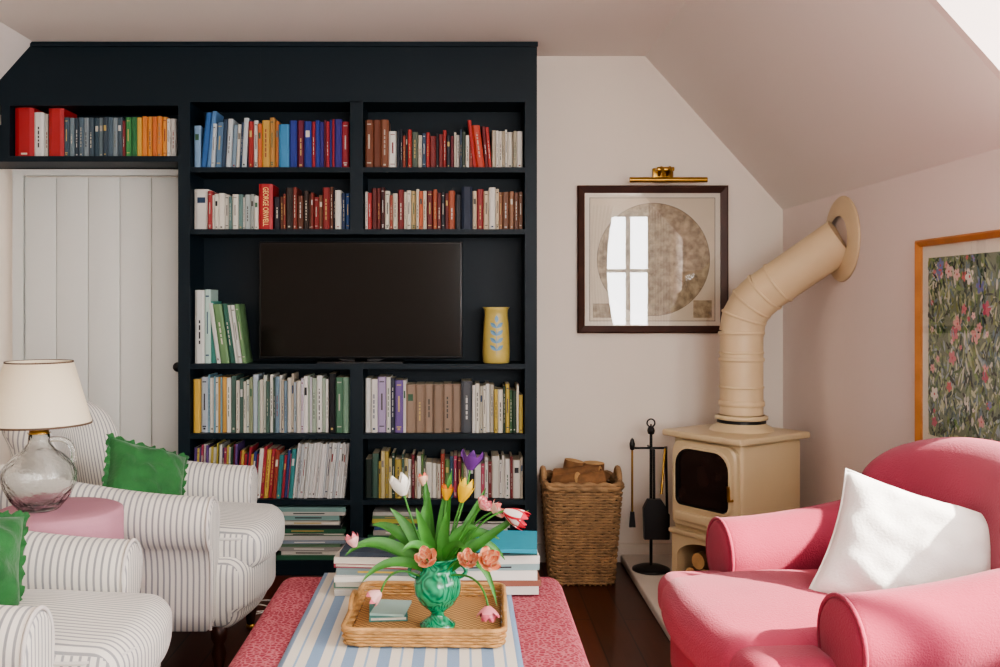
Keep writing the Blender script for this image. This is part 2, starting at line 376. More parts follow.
PAST=['#e9e3d4','#cfd6c8','#8fae9a','#dcd2c0','#b8c6d0','#c9b8a0','#efeade','#7b97a8','#d6b6a8','#9aa37c','#4f6f62']
row('books',-1.25,-.52,.659,[(.03,1,['#e8b92e'],.25,.25),(.03,1,['#b9c3cc'],.26,.26),(.1,5,['#7fb1c2','#efeade','#d8a23c'],.25,.27),(.3,14,PAST,.23,.275),(.12,5,['#d8d0dc','#efeae2','#a8b9a2'],.25,.27),(.03,1,['#14161a'],.275,.275),(.06,2,['#4f7f5f','#8fb89a'],.255,.26)],dens=1.5)
row('books',-.448,.29,.659,[(.055,2,['#efece4','#e9e5db'],.25,.255),(.04,1,['#b9a6cc'],.26,.26),(.04,2,['#e4e0d6','#3c3f52'],.25,.26),(.05,2,['#7c63a6','#e9e4dc'],.23,.25),(.25,6,['#a58a72','#9c826b'],.225,.226),(.05,1,['#5a5d62'],.24,.24),(.1,5,['#e8e2d2','#f0ebe0','#c9c0aa'],.21,.23),(.13,6,['#3f6b3f','#d8b836','#22324a','#efe6cf','#2f4a2f'],.17,.25)])
row('books',-1.252,-.545,.353,[(.2,12,['#5d8f4a','#c9b53c','#6b4a8a','#e3ded0','#b33a5a','#e6e0d4','#2f5a3f'],.23,.26,.03),(.26,11,['#c2304a','#d8b03a','#2f8a8a','#b32a3a','#d86a8a','#3a4a8a','#e9e3d6','#a8402a'],.2,.25,.08),(.24,13,['#efece6','#dcdad4','#c2c6c8','#e9e2dc'],.25,.26,.1)],dens=1.6)
row('books',-.448,.29,.353,[(.03,1,['#26352c'],.18,.18),(.16,7,['#2f4a38','#d8c68a','#4a6b5a','#b9a23c','#7a3a2a'],.17,.22),(.34,15,MIX+['#c94a6a','#6b8f4a'],.16,.21),(.17,7,['#e6dfd0','#c9bda4','#8a2a2a','#e9e4da'],.17,.2)])
def stack(name,cx,cy,z,items,rotj=.12,bc_=lin):
    mb=MB()
    for (w,dp,h,col) in items:
        a=random.uniform(-rotj,rotj); ca,sa=math.cos(a),math.sin(a); ox=cx+random.uniform(-.006,.006)
        def rt(V): return [(ox+px*ca-py*sa,cy+px*sa+py*ca,pz) for px,py,pz in V]
        def bx(x0,x1,y0,y1,z0,z1,c):
            m2=MB().box(x0,x1,y0,y1,z0,z1); mb.add(rt(m2.v),m2.f,0,False,bc_(c))
        t=min(.0025,h*.18)
        bx(-w/2,w/2,-dp/2,dp/2,z,z+t,col); bx(-w/2,w/2,-dp/2,dp/2,z+h-t,z+h-.0004,col)
        if random.random()<.75: bx(-w/2,w/2,-dp/2,-dp/2+.004,z+t,z+h-t,col)
        else: bx(-w/2,-w/2+.004,-dp/2,dp/2,z+t,z+h-t,col)
        bx(-w/2+.0045,w/2-.004,-dp/2+.0045,dp/2-.004,z+t,z+h-t,'#e4dccb')
        if random.random()<.5: bx(-w*.25,w*.2,-dp/2-.0006,-dp/2,z+h*.38,z+h*.62,random.choice(['#efe9da','#2a2a30','#c9a94a']))
        z+=h
    return mb.build(name,[M_book])
def rnditems(n,w,dp,cols,h0=.012,h1=.03):
    return [(w*random.uniform(.8,1),dp*random.uniform(.85,1),random.uniform(h0,h1),random.choice(cols)) for _ in range(n)]
CS=['#c6c2b8','#7fa8a0','#3a5a8a','#b9b3a5','#2f6b4a','#a4a098','#8a9aa8','#cfcabe','#6b8f6a','#20242c','#b84a4a','#3a3a40']
stack('books',-.70,4.52,.0705,rnditems(13,.34,.22,CS,.012,.024),.03,bcol)
stack('books',-1.06,4.52,.0705,rnditems(11,.32,.22,CS,.012,.024),.03,bcol)
stack('books',-.29,4.52,.0705,rnditems(12,.29,.22,CS+['#c9c23a','#4a8a5a'],.012,.024),.03,bcol)
stack('books',.07,4.52,.0705,rnditems(11,.30,.22,CS+['#c9c23a'],.012,.024),.03,bcol)
# ---------------------------------------------------------------- television
tv=empty('television',(-.47,4.47,.984))
t=MB(); t.rbox((0,0,.295),(.955,.03,.55),.006,k=2,n=1,m=0); t.rbox((0,.03,.26),(.5,.05,.3),.015,k=2,n=1,m=0)
t.box(-.468,.468,-.0158,-.0152,.032,.561,1)
t.prism([(-.11,.02),(.11,.02),(.07,.0),(-.07,.0)],'y',-.0,.02,0)
t.box(-.2,.2,-.06,.10,0,.008); t.box(-.03,.03,0,.025,.0,.06)
t.build('screen_and_stand',[M_tvb,M_tv],tv)
v=MB(); v.lathe([(0,0),(.058,0),(.062,.006),(.064,.05),(.062,.12),(.058,.19),(.054,.225),(.056,.25),(.064,.262),(.060,.262),(.05,.245),(.05,.02),(0,.02)],seg=40,m=0)
yv=empty('yellow_vase',(.165,4.46,.984))
v.build('vase_body',[mat('ochre_glaze','#c2ae62',.35,var=.06,vscale=20)],yv)
lf=MB()
def surf(a,z): 
    R=.0655-.03*max(0,z-.05)**1.0*.9
    an=-pi/2+a/.062; return (R*math.cos(an),R*math.sin(an),z)
def pleaf(cx,cz,ang,L,W):
    pts=[];n=8
    for i in range(2*n):
        t=(i if i<n else 2*n-i)/n; s=1 if i<n else -1
        px=t*L; py=s*W*math.sin(pi*t); pts.append(surf(cx+px*math.cos(ang)-py*math.sin(ang),cz+px*math.sin(ang)+py*math.cos(ang)))
    lf.add(pts,[tuple(range(len(pts)))],0)
for i in range(4):
    pleaf(0,.06+.035*i,.7,.04,.009); pleaf(0,.06+.035*i,pi-.7,.04,.009)
pleaf(0,.19,pi/2,.035,.009); pleaf(0,.03,pi/2,.17,.0015)
lf.build('leaf_motif',[mat('blue_glaze','#6a93b0',.4)],yv)
# ---------------------------------------------------------------- framed map
def frame(mb,w,h,fw,dp,m=0):
    o=[(-w/2,-h/2),(w/2,-h/2),(w/2,h/2),(-w/2,h/2)]; i=[(-w/2+fw,-h/2+fw),(w/2-fw,-h/2+fw),(w/2-fw,h/2-fw),(-w/2+fw,h/2-fw)]
    V=[(x,0,z) for x,z in o]+[(x,-dp,z) for x,z in o]+[(x*(1-.006/abs(x)) ,-dp-.004,z*(1-.006/abs(z))) for x,z in o]+[(x,-dp*.7,z) for x,z in i]+[(x,0,z) for x,z in i]
    F=[]
    for k in range(4):
        l=(k+1)%4
        for r in range(4): F.append((r*4+k,r*4+l,(r+1)*4+l,(r+1)*4+k))
    mb.add(V,F,m)
pic=empty('framed_map',(.935,YB-.001,1.478))
W,H=.735,.72
p=MB(); frame(p,W,H,.036,.022,0)
p.box(-W/2+.03,W/2-.03,-.006,-.001,-H/2+.03,H/2-.03,1)
p.box(-.305,.305,-.0075,-.006,-.30,.30,2)
for (x0,x1,z0,z1) in ((-.307,.307,-.302,-.2995),(-.307,.307,.2995,.302),(-.307,-.3045,-.302,.302),(.3045,.307,-.302,.302)): p.box(x0,x1,-.008,-.006,z0,z1,3)
p.box(.2,.29,-.008,-.0075,-.285,-.2,4); p.box(-.29,-.2,-.008,-.0075,-.285,-.215,4)
DX,DR=.005,.275
D=[(DX+DR*math.cos(2*pi*i/72),-.0085,DR*math.sin(2*pi*i/72)) for i in range(72)]
p.add(D,[tuple(range(72))],4)
p.tube([(a,-.0088,c) for a,_,c in D],.0012,4,3,closed=True)
p.build('frame_and_map',[M_frame,M_matb,M_paper,mat('ink_line','#5a5042',.8),M_map],pic)
g=MB(); g.box(-W/2+.034,W/2-.034,-.0125,-.0115,-H/2+.034,H/2-.034); g.build('picture_glass',[M_pane],pic)
pl=MB(); pl.tube([(-.13,-.115,.375),(.24,-.115,.375)],.013,12); pl.rbox((.05,-.012,.41),(.1,.02,.07),.004,k=2,n=1)
pl.tube(bez((.03,-.02,.41),(.03,-.1,.48),(.03,-.115,.38)),.008,8); pl.tube(bez((.07,-.02,.41),(.07,-.1,.48),(.07,-.115,.38)),.008,8)
pl.rbox((.05,-.06,.432),(.085,.05,.02),.006,k=2,n=1)
pl.build('picture_light',[M_brass],pic)
# ---------------------------------------------------------------- floral print on right wall
fp=empty('framed_floral_print',(XR-.001,2.93,1.122),(0,0,-pi/2))
W,H=.64,.715
p=MB(); frame(p,W,H,.022,.022,0); p.box(-W/2+.015,W/2-.015,-.006,-.001,-H/2+.015,H/2-.015,1)
PW,PH=.255,.295
p.box(-PW,PW,-.0075,-.006,-PH,PH,2,lin('#75876f'))
lv=['#3a5c40','#4e7046','#7f9f62','#adb98c','#cfd4b4','#24403a','#6d8a92','#a2b4b8','#42625e','#7e8e52','#d6d6c8','#93a880','#1e3330']
fl=['#d8808c','#e6aaa6','#c4566e','#ece6da','#8088bc','#eecac6','#d86a6e']
def ell(cx,cz,a,L,Wd,y,col,n=8):
    pts=[]
    for i in range(n):
        t=2*pi*i/n; px=L*math.cos(t); pz=Wd*math.sin(t)
        X=cx+px*math.cos(a)-pz*math.sin(a); Z=cz+px*math.sin(a)+pz*math.cos(a)
        pts.append((max(-PW,min(PW,X)),y,max(-PH,min(PH,Z))))
    p.add(pts,[tuple(range(n))],2,False,lin(col))
y=-.0076
for i in range(1300):
    y-=.0000015; ell(random.uniform(-PW,PW),random.uniform(-PH,PH),random.gauss(pi/2,.7),random.uniform(.006,.03),random.uniform(.002,.008),y,random.choice(lv))
for i in range(48):
    cx,cz=random.uniform(-PW,PW),random.uniform(-PH,PH); col=random.choice(fl); R=random.uniform(.006,.02)
    for k in range(5):
        y-=.0000015; a=k*2*pi/5+i; ell(cx+R*.7*math.cos(a),cz+R*.7*math.sin(a),a,R*.7,R*.5,y,col)
    y-=.0000015; ell(cx,cz,0,R*.25,R*.25,y,'#c8606a')
for i in range(250):
    y-=.0000015; ell(random.uniform(-PW,PW),random.uniform(-PH,PH),random.gauss(pi/2,.7),random.uniform(.006,.024),random.uniform(.0015,.005),y,random.choice(lv))
p.build('frame_and_print',[M_oak,M_matb,M_vc],fp)
g=MB(); g.box(-W/2+.02,W/2-.02,-.0135,-.013,-H/2+.02,H/2-.02); g.build('print_glass',[M_pane],fp)
# ---------------------------------------------------------------- stove
st=empty('wood_burning_stove',(1.19,4.12,.04),(0,0,math.radians(-55.2)))
s=MB()
s.rbox((0,.01,.435),(.37,.39,.42),.015,k=3,n=2)
s.rbox((0,0,.66),(.43,.46,.028),.01,k=3,n=2)
s.rbox((0,0,.235),(.39,.42,.02),.006,k=2,n=2)
s.box(-.185,-.155,-.195,.2,0,.23); s.box(.155,.185,-.195,.2,0,.23); s.box(-.155,.155,.18,.2,0,.23)
s.box(-.155,.155,-.195,.18,0,.012,1)
AR=[(.155*math.cos(a),.13+.07*math.sin(a)) for a in [pi*i/16 for i in range(17)]]
for i in range(16):
    (a,c),(a2,c2)=AR[i],AR[i+1]; s.add([(a,-.196,c),(a2,-.196,c2),(a2,-.196,.23),(a,-.196,.23),(a,-.17,c),(a2,-.17,c2)],[(0,1,2,3),(0,4,5,1)])
def rrect(w,h,r,cz,y,rt=None,n=6):
    rt=rt or r; P=[]
    for (cx,cy,rr,a0) in ((w/2-rt,h/2-rt,rt,0),(-w/2+rt,h/2-rt,rt,90),(-w/2+r,-h/2+r,r,180),(w/2-r,-h/2+r,r,270)):
        for i in range(n+1):
            a=math.radians(a0+90*i/n); P.append((cx+rr*math.cos(a),y,cz+cy+rr*math.sin(a)))
    return P
def ringface(A,B,m=0):
    n=len(A); s.add(A+B,[(i,(i+1)%n,(i+1)%n+n,i+n) for i in range(n)],m,False)
A0=rrect(.345,.37,.03,.45,-.18,.05);A1=rrect(.345,.37,.03,.45,-.205,.05);A2=rrect(.33,.355,.025,.45,-.213,.045)
A2b=rrect(.305,.265,.035,.482,-.213,.08);A2c=rrect(.300,.260,.035,.482,-.221,.078);A2d=rrect(.285,.245,.03,.482,-.221,.075)
A4=rrect(.28,.235,.025,.482,-.203,.07)
ringface(A0,A1);ringface(A1,A2);ringface(A2,A2b);ringface(A2b,A2c);ringface(A2c,A2d);ringface(A2d,A4,1); s.add(A4,[tuple(range(len(A4)))],2)
s.rbox((0,-.222,.312),(.28,.022,.04),.008,k=2,n=2)
s.tube([(.158,-.21,.42),(.158,-.235,.42),(.158,-.24,.48)],.007,8,3)
s.lathe([(.14,.672),(.125,.69),(.105,.7),(.10,.72),(.112,.722),(.112,.735),(.098,.74)],(.0,.04,0),32,0)
s.lathe([(.1035,.703),(.1035,.72)],(.0,.04,0),32,1)
s.build('stove_body',[M_stove,M_black,M_glassdark,M_brass],st)
lg=MB()
def log(mb,p,q,r,m0=0,m1=1):
    p,q=Vector(p),Vector(q); n=6; pts=[p.lerp(q,i/n) for i in range(n+1)]
    mb.tube(pts,[r*random.uniform(.92,1.06) for _ in pts],12,m0,caps=False)
    V0=mb.v[-84:-72]; V1=mb.v[-12:]
    mb.add(V0,[tuple(range(12))],m1); mb.add(V1,[tuple(range(12))],m1)
for (x,z,r) in ((-.1,.05,.036),(-.02,.05,.04),(.07,.05,.038),(-.06,.118,.036),(.03,.12,.035),(.115,.115,.03)):
    log(lg,(x,-.17,z),(x,.13,z),r)
lg.build('stored_logs',[M_log,M_logend],st)
fpipe=empty('stove_flue_pipe')
f=MB(); c0=Vector((1.19,4.12,0))+Vector((.04*math.sin(math.radians(55.2)),.04*math.cos(math.radians(55.2)),0))
PY=3.92
P1=c0+Vector((0,0,1.135)); PE=Vector((XR-.004,PY,1.53))
r=.092
dirv=(PE-(c0+Vector((0,0,1.245)))).normalized(); K=c0+Vector((0,0,1.245))
m1=bez(P1,K,K+dirv*.12,3)
f.tube([c0+Vector((0,0,.782)),c0+Vector((0,0,1.0)),P1],r,32,0)
f.tube(m1,[r+.003]*4,32,0,sm=True)
f.tube([m1[-1],PE],r,32,0)
def ringat(p,dr,rad,t=.005): 
    dr=dr.normalized(); f.tube([p-dr*t,p-dr*t*.6,p+dr*t*.6,p+dr*t],[rad-.003,rad,rad,rad-.003],32,0)
up=Vector((0,0,1))
ringat(c0+up*.83,up,r+.006,.012); ringat(c0+up*.90,up,r+.004); ringat(c0+up*1.02,up,r+.006,.008); ringat(c0+up*1.05,up,r+.004); ringat(P1,up,r+.007,.007)
for i,pp in enumerate(m1[1:]): ringat(pp,(m1[min(i+2,3)]-m1[i]),r+.007,.006)
ringat(m1[-1]+dirv*.07,dirv,r+.005,.006)
f.build('pipe',[M_pipe],fpipe)
ro=MB(); ro.lathe([(.175,0),(.178,.004),(.172,.010),(.12,.014),(.095,.02)],seg=48)
for i,(x,y_,z) in enumerate(ro.v): ro.v[i]=(XR-.001-z,PY+x,1.53+y_)
ro.build('wall_rosette',[M_pipe],fpipe)
# ---------------------------------------------------------------- fire tools
ft=empty('fireside_tool_set',(.872,4.36,.04))
t=MB(); t.lathe([(0,0),(.085,0),(.085,.008),(.06,.018),(.015,.024),(.0,.024)],seg=32)
t.tube([(0,0,.02),(0,0,.63)],.007,10); t.lathe([(0,.62),(.014,.625),(.018,.64),(.014,.655),(0,.66)],seg=16)
t.tube([(0,0,.67)]+[(.018*math.cos(x),0,.675+.018*math.sin(x)) for x in [-pi/2+2*pi*i/16 for i in range(17)]],.004,6)
t.tube([(-.09,0,.56),(.07,0,.56)],.005,8); t.tube([(0,-.07,.56),(0,.07,.56)],.005,8)
t.tube([(-.088,-.01,.57),(-.088,-.01,.2)],.005,8,1); t.lathe([(0,.55),(.01,.555),(.013,.58),(.008,.6),(0,.61)],(-.088,-.01,0),12,0)
t.prism([(-.102,.2),(-.074,.2),(-.08,.27),(-.096,.27)],'y',-.02,-.005,0)
t.tube([(0,-.065,.56),(0,-.07,.32)],.006,8,0)
t.prism([(-.045,.16),(.05,.16),(.055,.30),(.03,.34),(-.03,.34),(-.05,.30)],'y',-.085,-.055,0)
t.tube([(.06,-.02,.56),(.035,-.06,.36)],.006,8,1); t.tube([(.065,-.015,.57),(.075,0,.2)],.006,8,0)
t.rbox((.07,0,.2),(.03,.03,.12),.008,k=2,n=1)
t.build('stand_and_tools',[M_black,M_brass],ft)
# ---------------------------------------------------------------- log basket
bk=empty('wicker_log_basket',(.55,4.375,0))
w=MB()
def rr_path(hx,hy,r,n=18):
    P=[]
    for (sx,sy,a0) in ((1,1,0),(-1,1,90),(-1,-1,180),(1,-1,270)):
        for i in range(n//3):
            a=math.radians(a0+90*i/(n//3-1)); P.append(((hx-r)*sx+r*math.cos(a),(hy-r)*sy+r*math.sin(a)))
    L=[0]
    for i in range(len(P)): 
        q=P[(i+1)%len(P)]; L.append(L[-1]+math.dist(P[i],q))
    return P,L
def rr_sample(hx,hy,r,n):
    P,L=rr_path(hx,hy,r); T=L[-1]; out=[]; k=0
    for i in range(n):
        d_=T*i/n
        while L[k+1]<d_: k+=1
        t_=(d_-L[k])/max(1e-9,L[k+1]-L[k]); a_=P[k]; b_=P[(k+1)%len(P)]
        out.append((a_[0]+(b_[0]-a_[0])*t_,a_[1]+(b_[1]-a_[1])*t_))
    return out
HB=.45; NR=34
def hs(z): t_=z/HB; return .14+.03*t_,.125+.03*t_
for i in range(NR):
    z=.012+ (HB-.02)*i/NR; hx,hy=hs(z); S=rr_sample(hx,hy,.05,120)
    pts=[]
    for j,(x,y_) in enumerate(S):
        k=1+.032*math.sin(j*2*pi/6+ (pi if i%2 else 0)); pts.append((x*k,y_*k,z+random.uniform(-.0015,.0015)))
    w.tube(pts,.0066,5,0,closed=True)
for j in range(0,120,3):
    pts=[]
    for i in range(8):
        z=HB*i/7; hx,hy=hs(z); S=rr_sample(hx,hy,.05,120); x,y_=S[(j+0)%120]; pts.append((x,y_,z))
    w.tube(pts,.0045,6,0)
for q,(dz,rr_) in enumerate(((0,.013),(.015,.012))):
    hx,hy=hs(HB); S=rr_sample(hx,hy,.05,120)
    w.tube([(x*(1+.02*math.sin(j*.9+q*2)),y_*(1+.02*math.sin(j*.9+q*2)),HB-.01+dz+.004*math.cos(j*.9+q*2)) for j,(x,y_) in enumerate(S)],rr_,6,0,closed=True)
for sx in (-1,1):
    w.tube([(sx*.172,.055*math.cos(a),HB+.055*math.sin(a)) for a in [pi*i/12 for i in range(13)]],.013,8,0)
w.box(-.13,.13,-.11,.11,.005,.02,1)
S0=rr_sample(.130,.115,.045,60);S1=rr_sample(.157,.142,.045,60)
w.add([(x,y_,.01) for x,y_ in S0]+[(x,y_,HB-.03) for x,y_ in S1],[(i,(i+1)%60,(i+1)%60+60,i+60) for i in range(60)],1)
w.build('woven_basket',[M_wick,M_wickd],bk)
lg=MB()
for (p_,q_,r_) in (((-.09,-.05,.1),(.0,-.04,.44),.045),((.0,-.06,.3),(.10,.0,.49),.042),((-.11,.05,.45),(.09,-.03,.48),.045),((-.06,-.07,.44),(.1,-.06,.47),.04),((-.08,.07,.2),(-.02,.06,.53),.045),((.06,.07,.2),(.07,.06,.52),.048),((-.12,-.02,.44),(-.02,-.09,.47),.035)):
    log(lg,p_,q_,r_)
lg.build('firewood',[M_log,M_logend],bk)
# ---------------------------------------------------------------- armchairs
def bynormal(o,plain=None):
    for p in o.data.polygons:
        if p.material_index==2: continue
        n=p.normal; p.material_index = 0 if (abs(n.y)>abs(n.x)*1.0 and abs(n.y)>.72) else 1
def bynormal_arm(o):
    for p in o.data.polygons:
        if p.material_index==2: continue
        p.material_index = 1 if abs(p.normal.x)>.75 else 0
def armchair(name,loc,rot,mA,mB,S=(1,1,1),armtop=.55,backh=.88,xf=.30,mP=None,R=.09,rake=.10,swell=0):
    e=empty(name,loc,(0,0,rot),S); mats=[mA,mB,mP or mA]
    m=MB()
    def fb(x,y,z):
        if x>0: x+=.05*(1-(y/.32)**2)*(x/.37)
        return (x*(1-.05*(z<-.05)),y,z)
    m.rbox((.03,0,.29),(.74,.66,.24),.06,0,fb,k=4,n=8)
    bynormal(m.build('base',mats,e))
    m=MB()
    def fc(x,y,z):
        bz=(.035+swell)*max(0,1-(y/.29)**2)*max(0,1-(x/.36)**2)
        z+=bz if z>0 else 0
        z+=.004*noise.noise(Vector((x*7,y*7,rot)))*(z>0)
        if x>0: x+=.045*(1-(y/.28)**2)*(x/.33)
        return (x,y,z)
    m.rbox((.10,0,.425),(.68,.54,.14),.055,0,fc,k=5,n=12)
    if xf<.25:
        m.rbox((xf+.01+(.44-xf)/2-.02,0,.422),(.44-xf,.72,.13),.05,0,lambda x,y,z:(x+(.03*(1-(y/.36)**2) if x>0 else 0),y,z),k=5,n=8)
    for zz in (.468,.382):
        pp=[]
        for (x,y_) in rr_sample(.33,.262,.07,80):
            X=x
            if X>0: X+=.045*(1-(y_/.28)**2)*(X/.33)
            pp.append((X+.10,y_*1.012,zz))
        if xf>=.25: m.tube(pp,.005,6,2,closed=True)
    bynormal(m.build('seat_cushion',mats,e))
    for sg,nm in ((-1,'arm_1'),(1,'arm_2')):
        yc=.35; zc=armtop
        prof=[(.272,.19),(.270,.30),(.268,.40)]
        for i in range(25):
            a=math.radians(198-258*i/24); prof.append((yc+R*math.cos(a),zc+R*math.sin(a)))
        prof+=[(.378,zc-R-.03),(.372,zc-R-.08),(.378,.25),(.38,.19)]
        np_=len(prof); cy_=sum(q[0] for q in prof)/np_; cz_=zc-.05
        secs=[]
        for i in range(15):
            t_=i/14; secs.append((-.38+(xf+.38)*t_,1,1-t_))
        secs+=[(xf+.010,.97,0),(xf+.017,.92,0),(xf+.021,.84,0),(xf+.022,.5,0)]
        m=MB();V=[]
        for (x,k_,l_) in secs:
            for (y_,z) in prof:
                yy=cy_+(y_-cy_)*k_; zz=cz_+(z-cz_)*k_
                zz+=.085*l_**2*max(0,(z-.2)/(zc-.2))
                zz+=.006*math.sin(pi*l_)*(z>zc)
                V.append((x,sg*yy,zz))
        F=[]
        for i in range(len(secs)-1):
            for j in range(np_):
                l=(j+1)%np_; q=(i*np_+j,i*np_+l,(i+1)*np_+l,(i+1)*np_+j); F.append(q if sg<0 else q[::-1])
        m.add(V,F,0,True); o_=(len(secs)-1)*np_
        m.add(V[o_:],[tuple(range(np_)) if sg>0 else tuple(range(np_-1,-1,-1))],0,False)
        m.tube([(xf+.014,sg*(cy_+(y_-cy_)*.985),cz_+(z-cz_)*.985) for (y_,z) in prof],.0055,6,2)
        bynormal_arm(m.build(nm,mats,e))
    m=MB()
    hb=backh-.30
    def fk(x,y,z):
        t_=(z+hb/2)/hb
        x+= .15*abs(y/.36)**2.2*(1-.25*t_) - rake*t_ 
        z+= -.10*abs(y/.36)**3*max(0,(t_-.5))*2
        if t_>.8: x-=.05*(t_-.8)*3
        return (x,y*(1+.04*t_),z)
    m.rbox((-.29,0,.30+hb/2),(.17,.70,hb),.08,0,fk,k=5,n=14)
    bynormal(m.build('back',mats,e))
    for i,(x,y_) in enumerate(((.32,.28),(.32,-.28),(-.34,.28),(-.34,-.28))):
        l=MB(); l.lathe([(0,.02),(.014,.02),(.018,.05),(.026,.09),(.018,.12),(.028,.14),(.03,.19),(0,.19)],(x,y_,0),16,0)
        l.lathe([(0,0),(.012,.002),(.018,.012),(.016,.024),(0,.028)],(x,y_,0),14,1)
        l.build('leg_%d'%(i+1),[M_wood,M_brass],e)
    return e
armchair('striped_armchair',(-1.135,3.44,0),0,M_stA,M_stB,(1,.86,1),armtop=.535,backh=.94,mP=M_pipeing)
armchair('striped_armchair',(-1.22,2.325,0),0,M_stA,M_stB,(1,.83,1),armtop=.525,backh=.92,mP=M_pipeing)
armchair('pink_armchair',(1.035,2.46,0),math.radians(180+5),M_pink,M_pink,(1.0,1.06,1.0),armtop=.53,backh=.90,xf=.225,R=.10,rake=.06,swell=.01)
# ---------------------------------------------------------------- throw cushions
def pillow(name,loc,rot,w,h,t,m,ruffle=False,seed=0):
    mb=MB(); n=36; V=[];F=[]
    for side in (1,-1):
        o=len(V)
        for i in range(n+1):
            for j in range(n+1):
                u=-1+2*i/n; v_=-1+2*j/n
                prof=max(0,(1-abs(u)**2.6)*(1-abs(v_)**2.6))**.55
                px=u*w/2*(1-.09*(1-v_*v_)*abs(u)**3+.0); pz=v_*h/2*(1-.09*(1-u*u)*abs(v_)**3)
                nz=noise.noise(Vector((u*1.6+seed,v_*1.6,side)))*.026+noise.noise(Vector((u*3.5+seed,v_*3.5,side*3)))*.014
                cr=math.sin((u+v_)*9+seed)*.004*(abs(u)+abs(v_)>1.0)*prof
                V.append((px,side*(-1)*(t/2*prof+nz*prof+cr),pz+nz*.3*prof))
        for i in range(n):
            for j in range(n):
                a=o+i*(n+1)+j; q=(a,a+n+1,a+n+2,a+1); F.append(q if side>0 else q[::-1])
    mb.add(V,F,0,True)
    if ruffle:
        V=[];F=[]; per=[]
        k=44
        for (a,b_) in (((-1,-1),(1,-1)),((1,-1),(1,1)),((1,1),(-1,1)),((-1,1),(-1,-1))):
            for i in range(k): per.append((a[0]+(b_[0]-a[0])*i/k,a[1]+(b_[1]-a[1])*i/k))
        NN=len(per)
        for i,(u,v_) in enumerate(per):
            px=u*w/2*(1-.09*(1-v_*v_)); pz=v_*h/2*(1-.09*(1-u*u)); L=math.hypot(u,v_)
            for q in range(3):
                ex=.009*q; V.append((px*.985+u/L*ex*1.1,math.sin(i*1.15)*.005*q,pz*.985+v_/L*ex*1.1+ math.cos(i*1.7)*.002*q))
        for i in range(NN):
            j=(i+1)%NN
            for q in range(2): F.append((i*3+q,j*3+q,j*3+q+1,i*3+q+1))
        mb.add(V,F,0,True)
    else:
        per=[]
        for (a,b_) in (((-1,-1),(1,-1)),((1,-1),(1,1)),((1,1),(-1,1)),((-1,1),(-1,-1))):
            for i in range(16): per.append((a[0]+(b_[0]-a[0])*i/16,a[1]+(b_[1]-a[1])*i/16))
        mb.tube([(u*w/2*(1-.09*(1-v_*v_)),0,v_*h/2*(1-.09*(1-u*u))) for u,v_ in per],.004,6,0,closed=True)
    o=mb.build(name,[m]); o.location=loc; o.rotation_euler=rot; return o
pillow('white_cushion',(1.135,2.37,.628),(math.radians(-30),math.radians(13),math.radians(-30)),.43,.35,.17,M_white,seed=3)
pillow('green_cushion',(-1.095,3.30,.655),(math.radians(-28),math.radians(20),math.radians(42)),.30,.24,.14,M_green,True,seed=1)
pillow('green_cushion',(-1.20,2.28,.635),(math.radians(-24),math.radians(14),math.radians(48)),.30,.27,.14,M_green,True,seed=5)
# ---------------------------------------------------------------- side table with cloth
tb=empty('round_side_table',(-1.215,2.873,0))
c=MB(); R=.182
prof=[(0,.645),(R*.5,.645),(R-.01,.645),(R,.64),(R+.003,.62)]+[(R+.004,.62-.06*i) for i in range(1,10)]
def fd(r,z,a):
    if z>.63: return r
    k=(.63-z)/.6; return r+ .02*k*math.sin(a*11+math.sin(a*3))-.004*k
c.lathe(prof,seg=132,fn=fd); c.build('tablecloth',[M_cloth],tb)
c=MB(); c.lathe([(0,0),(.1,0),(.1,.02),(.02,.04),(.02,.62),(.15,.63),(.15,.642),(0,.642)],seg=24); c.build('pedestal',[M_wood],tb)
# ---------------------------------------------------------------- table lamp
lp=empty('table_lamp',(-1.27,2.86,.646))
l=MB(); l.lathe([(0,.0),(.055,0),(.062,.006),(.085,.035),(.104,.075),(.108,.105),(.098,.135),(.072,.163),(.045,.182),(.032,.2),(.03,.227),(.034,.231),(.026,.231),(.026,.2),(.04,.178),(.068,.156),(.093,.13),(.102,.105),(.098,.076),(.08,.04),(.05,.012),(0,.01)],seg=48)
l.build('glass_base',[M_lglass],lp)
l=MB(); l.tube(bez((.03,.0,.21),(.10,.03,.22),(.095,.02,.14),14),.008,10); l.build('glass_handle',[M_lglass],lp)
l=MB(); l.lathe([(.028,.228),(.028,.24),(.012,.244),(.012,.27),(.018,.272),(.018,.31),(0,.31)],seg=20); 
for a in (0,2*pi/3,4*pi/3): l.tube([(0,0,.31),(.095*math.cos(a),.095*math.sin(a),.435)],.002,6)
l.build('brass_fitting',[M_brass],lp)
l=MB(); l.lathe([(.150,.258),(.0965,.444),(.0955,.444),(.149,.259)],seg=64,m=0); l.lathe([(.1505,.256),(.1508,.262),(.149,.262)],seg=64,m=1); l.lathe([(.0972,.440),(.0972,.446),(.0955,.446)],seg=64,m=1)
l.build('shade',[M_shade,M_shade_t],lp)
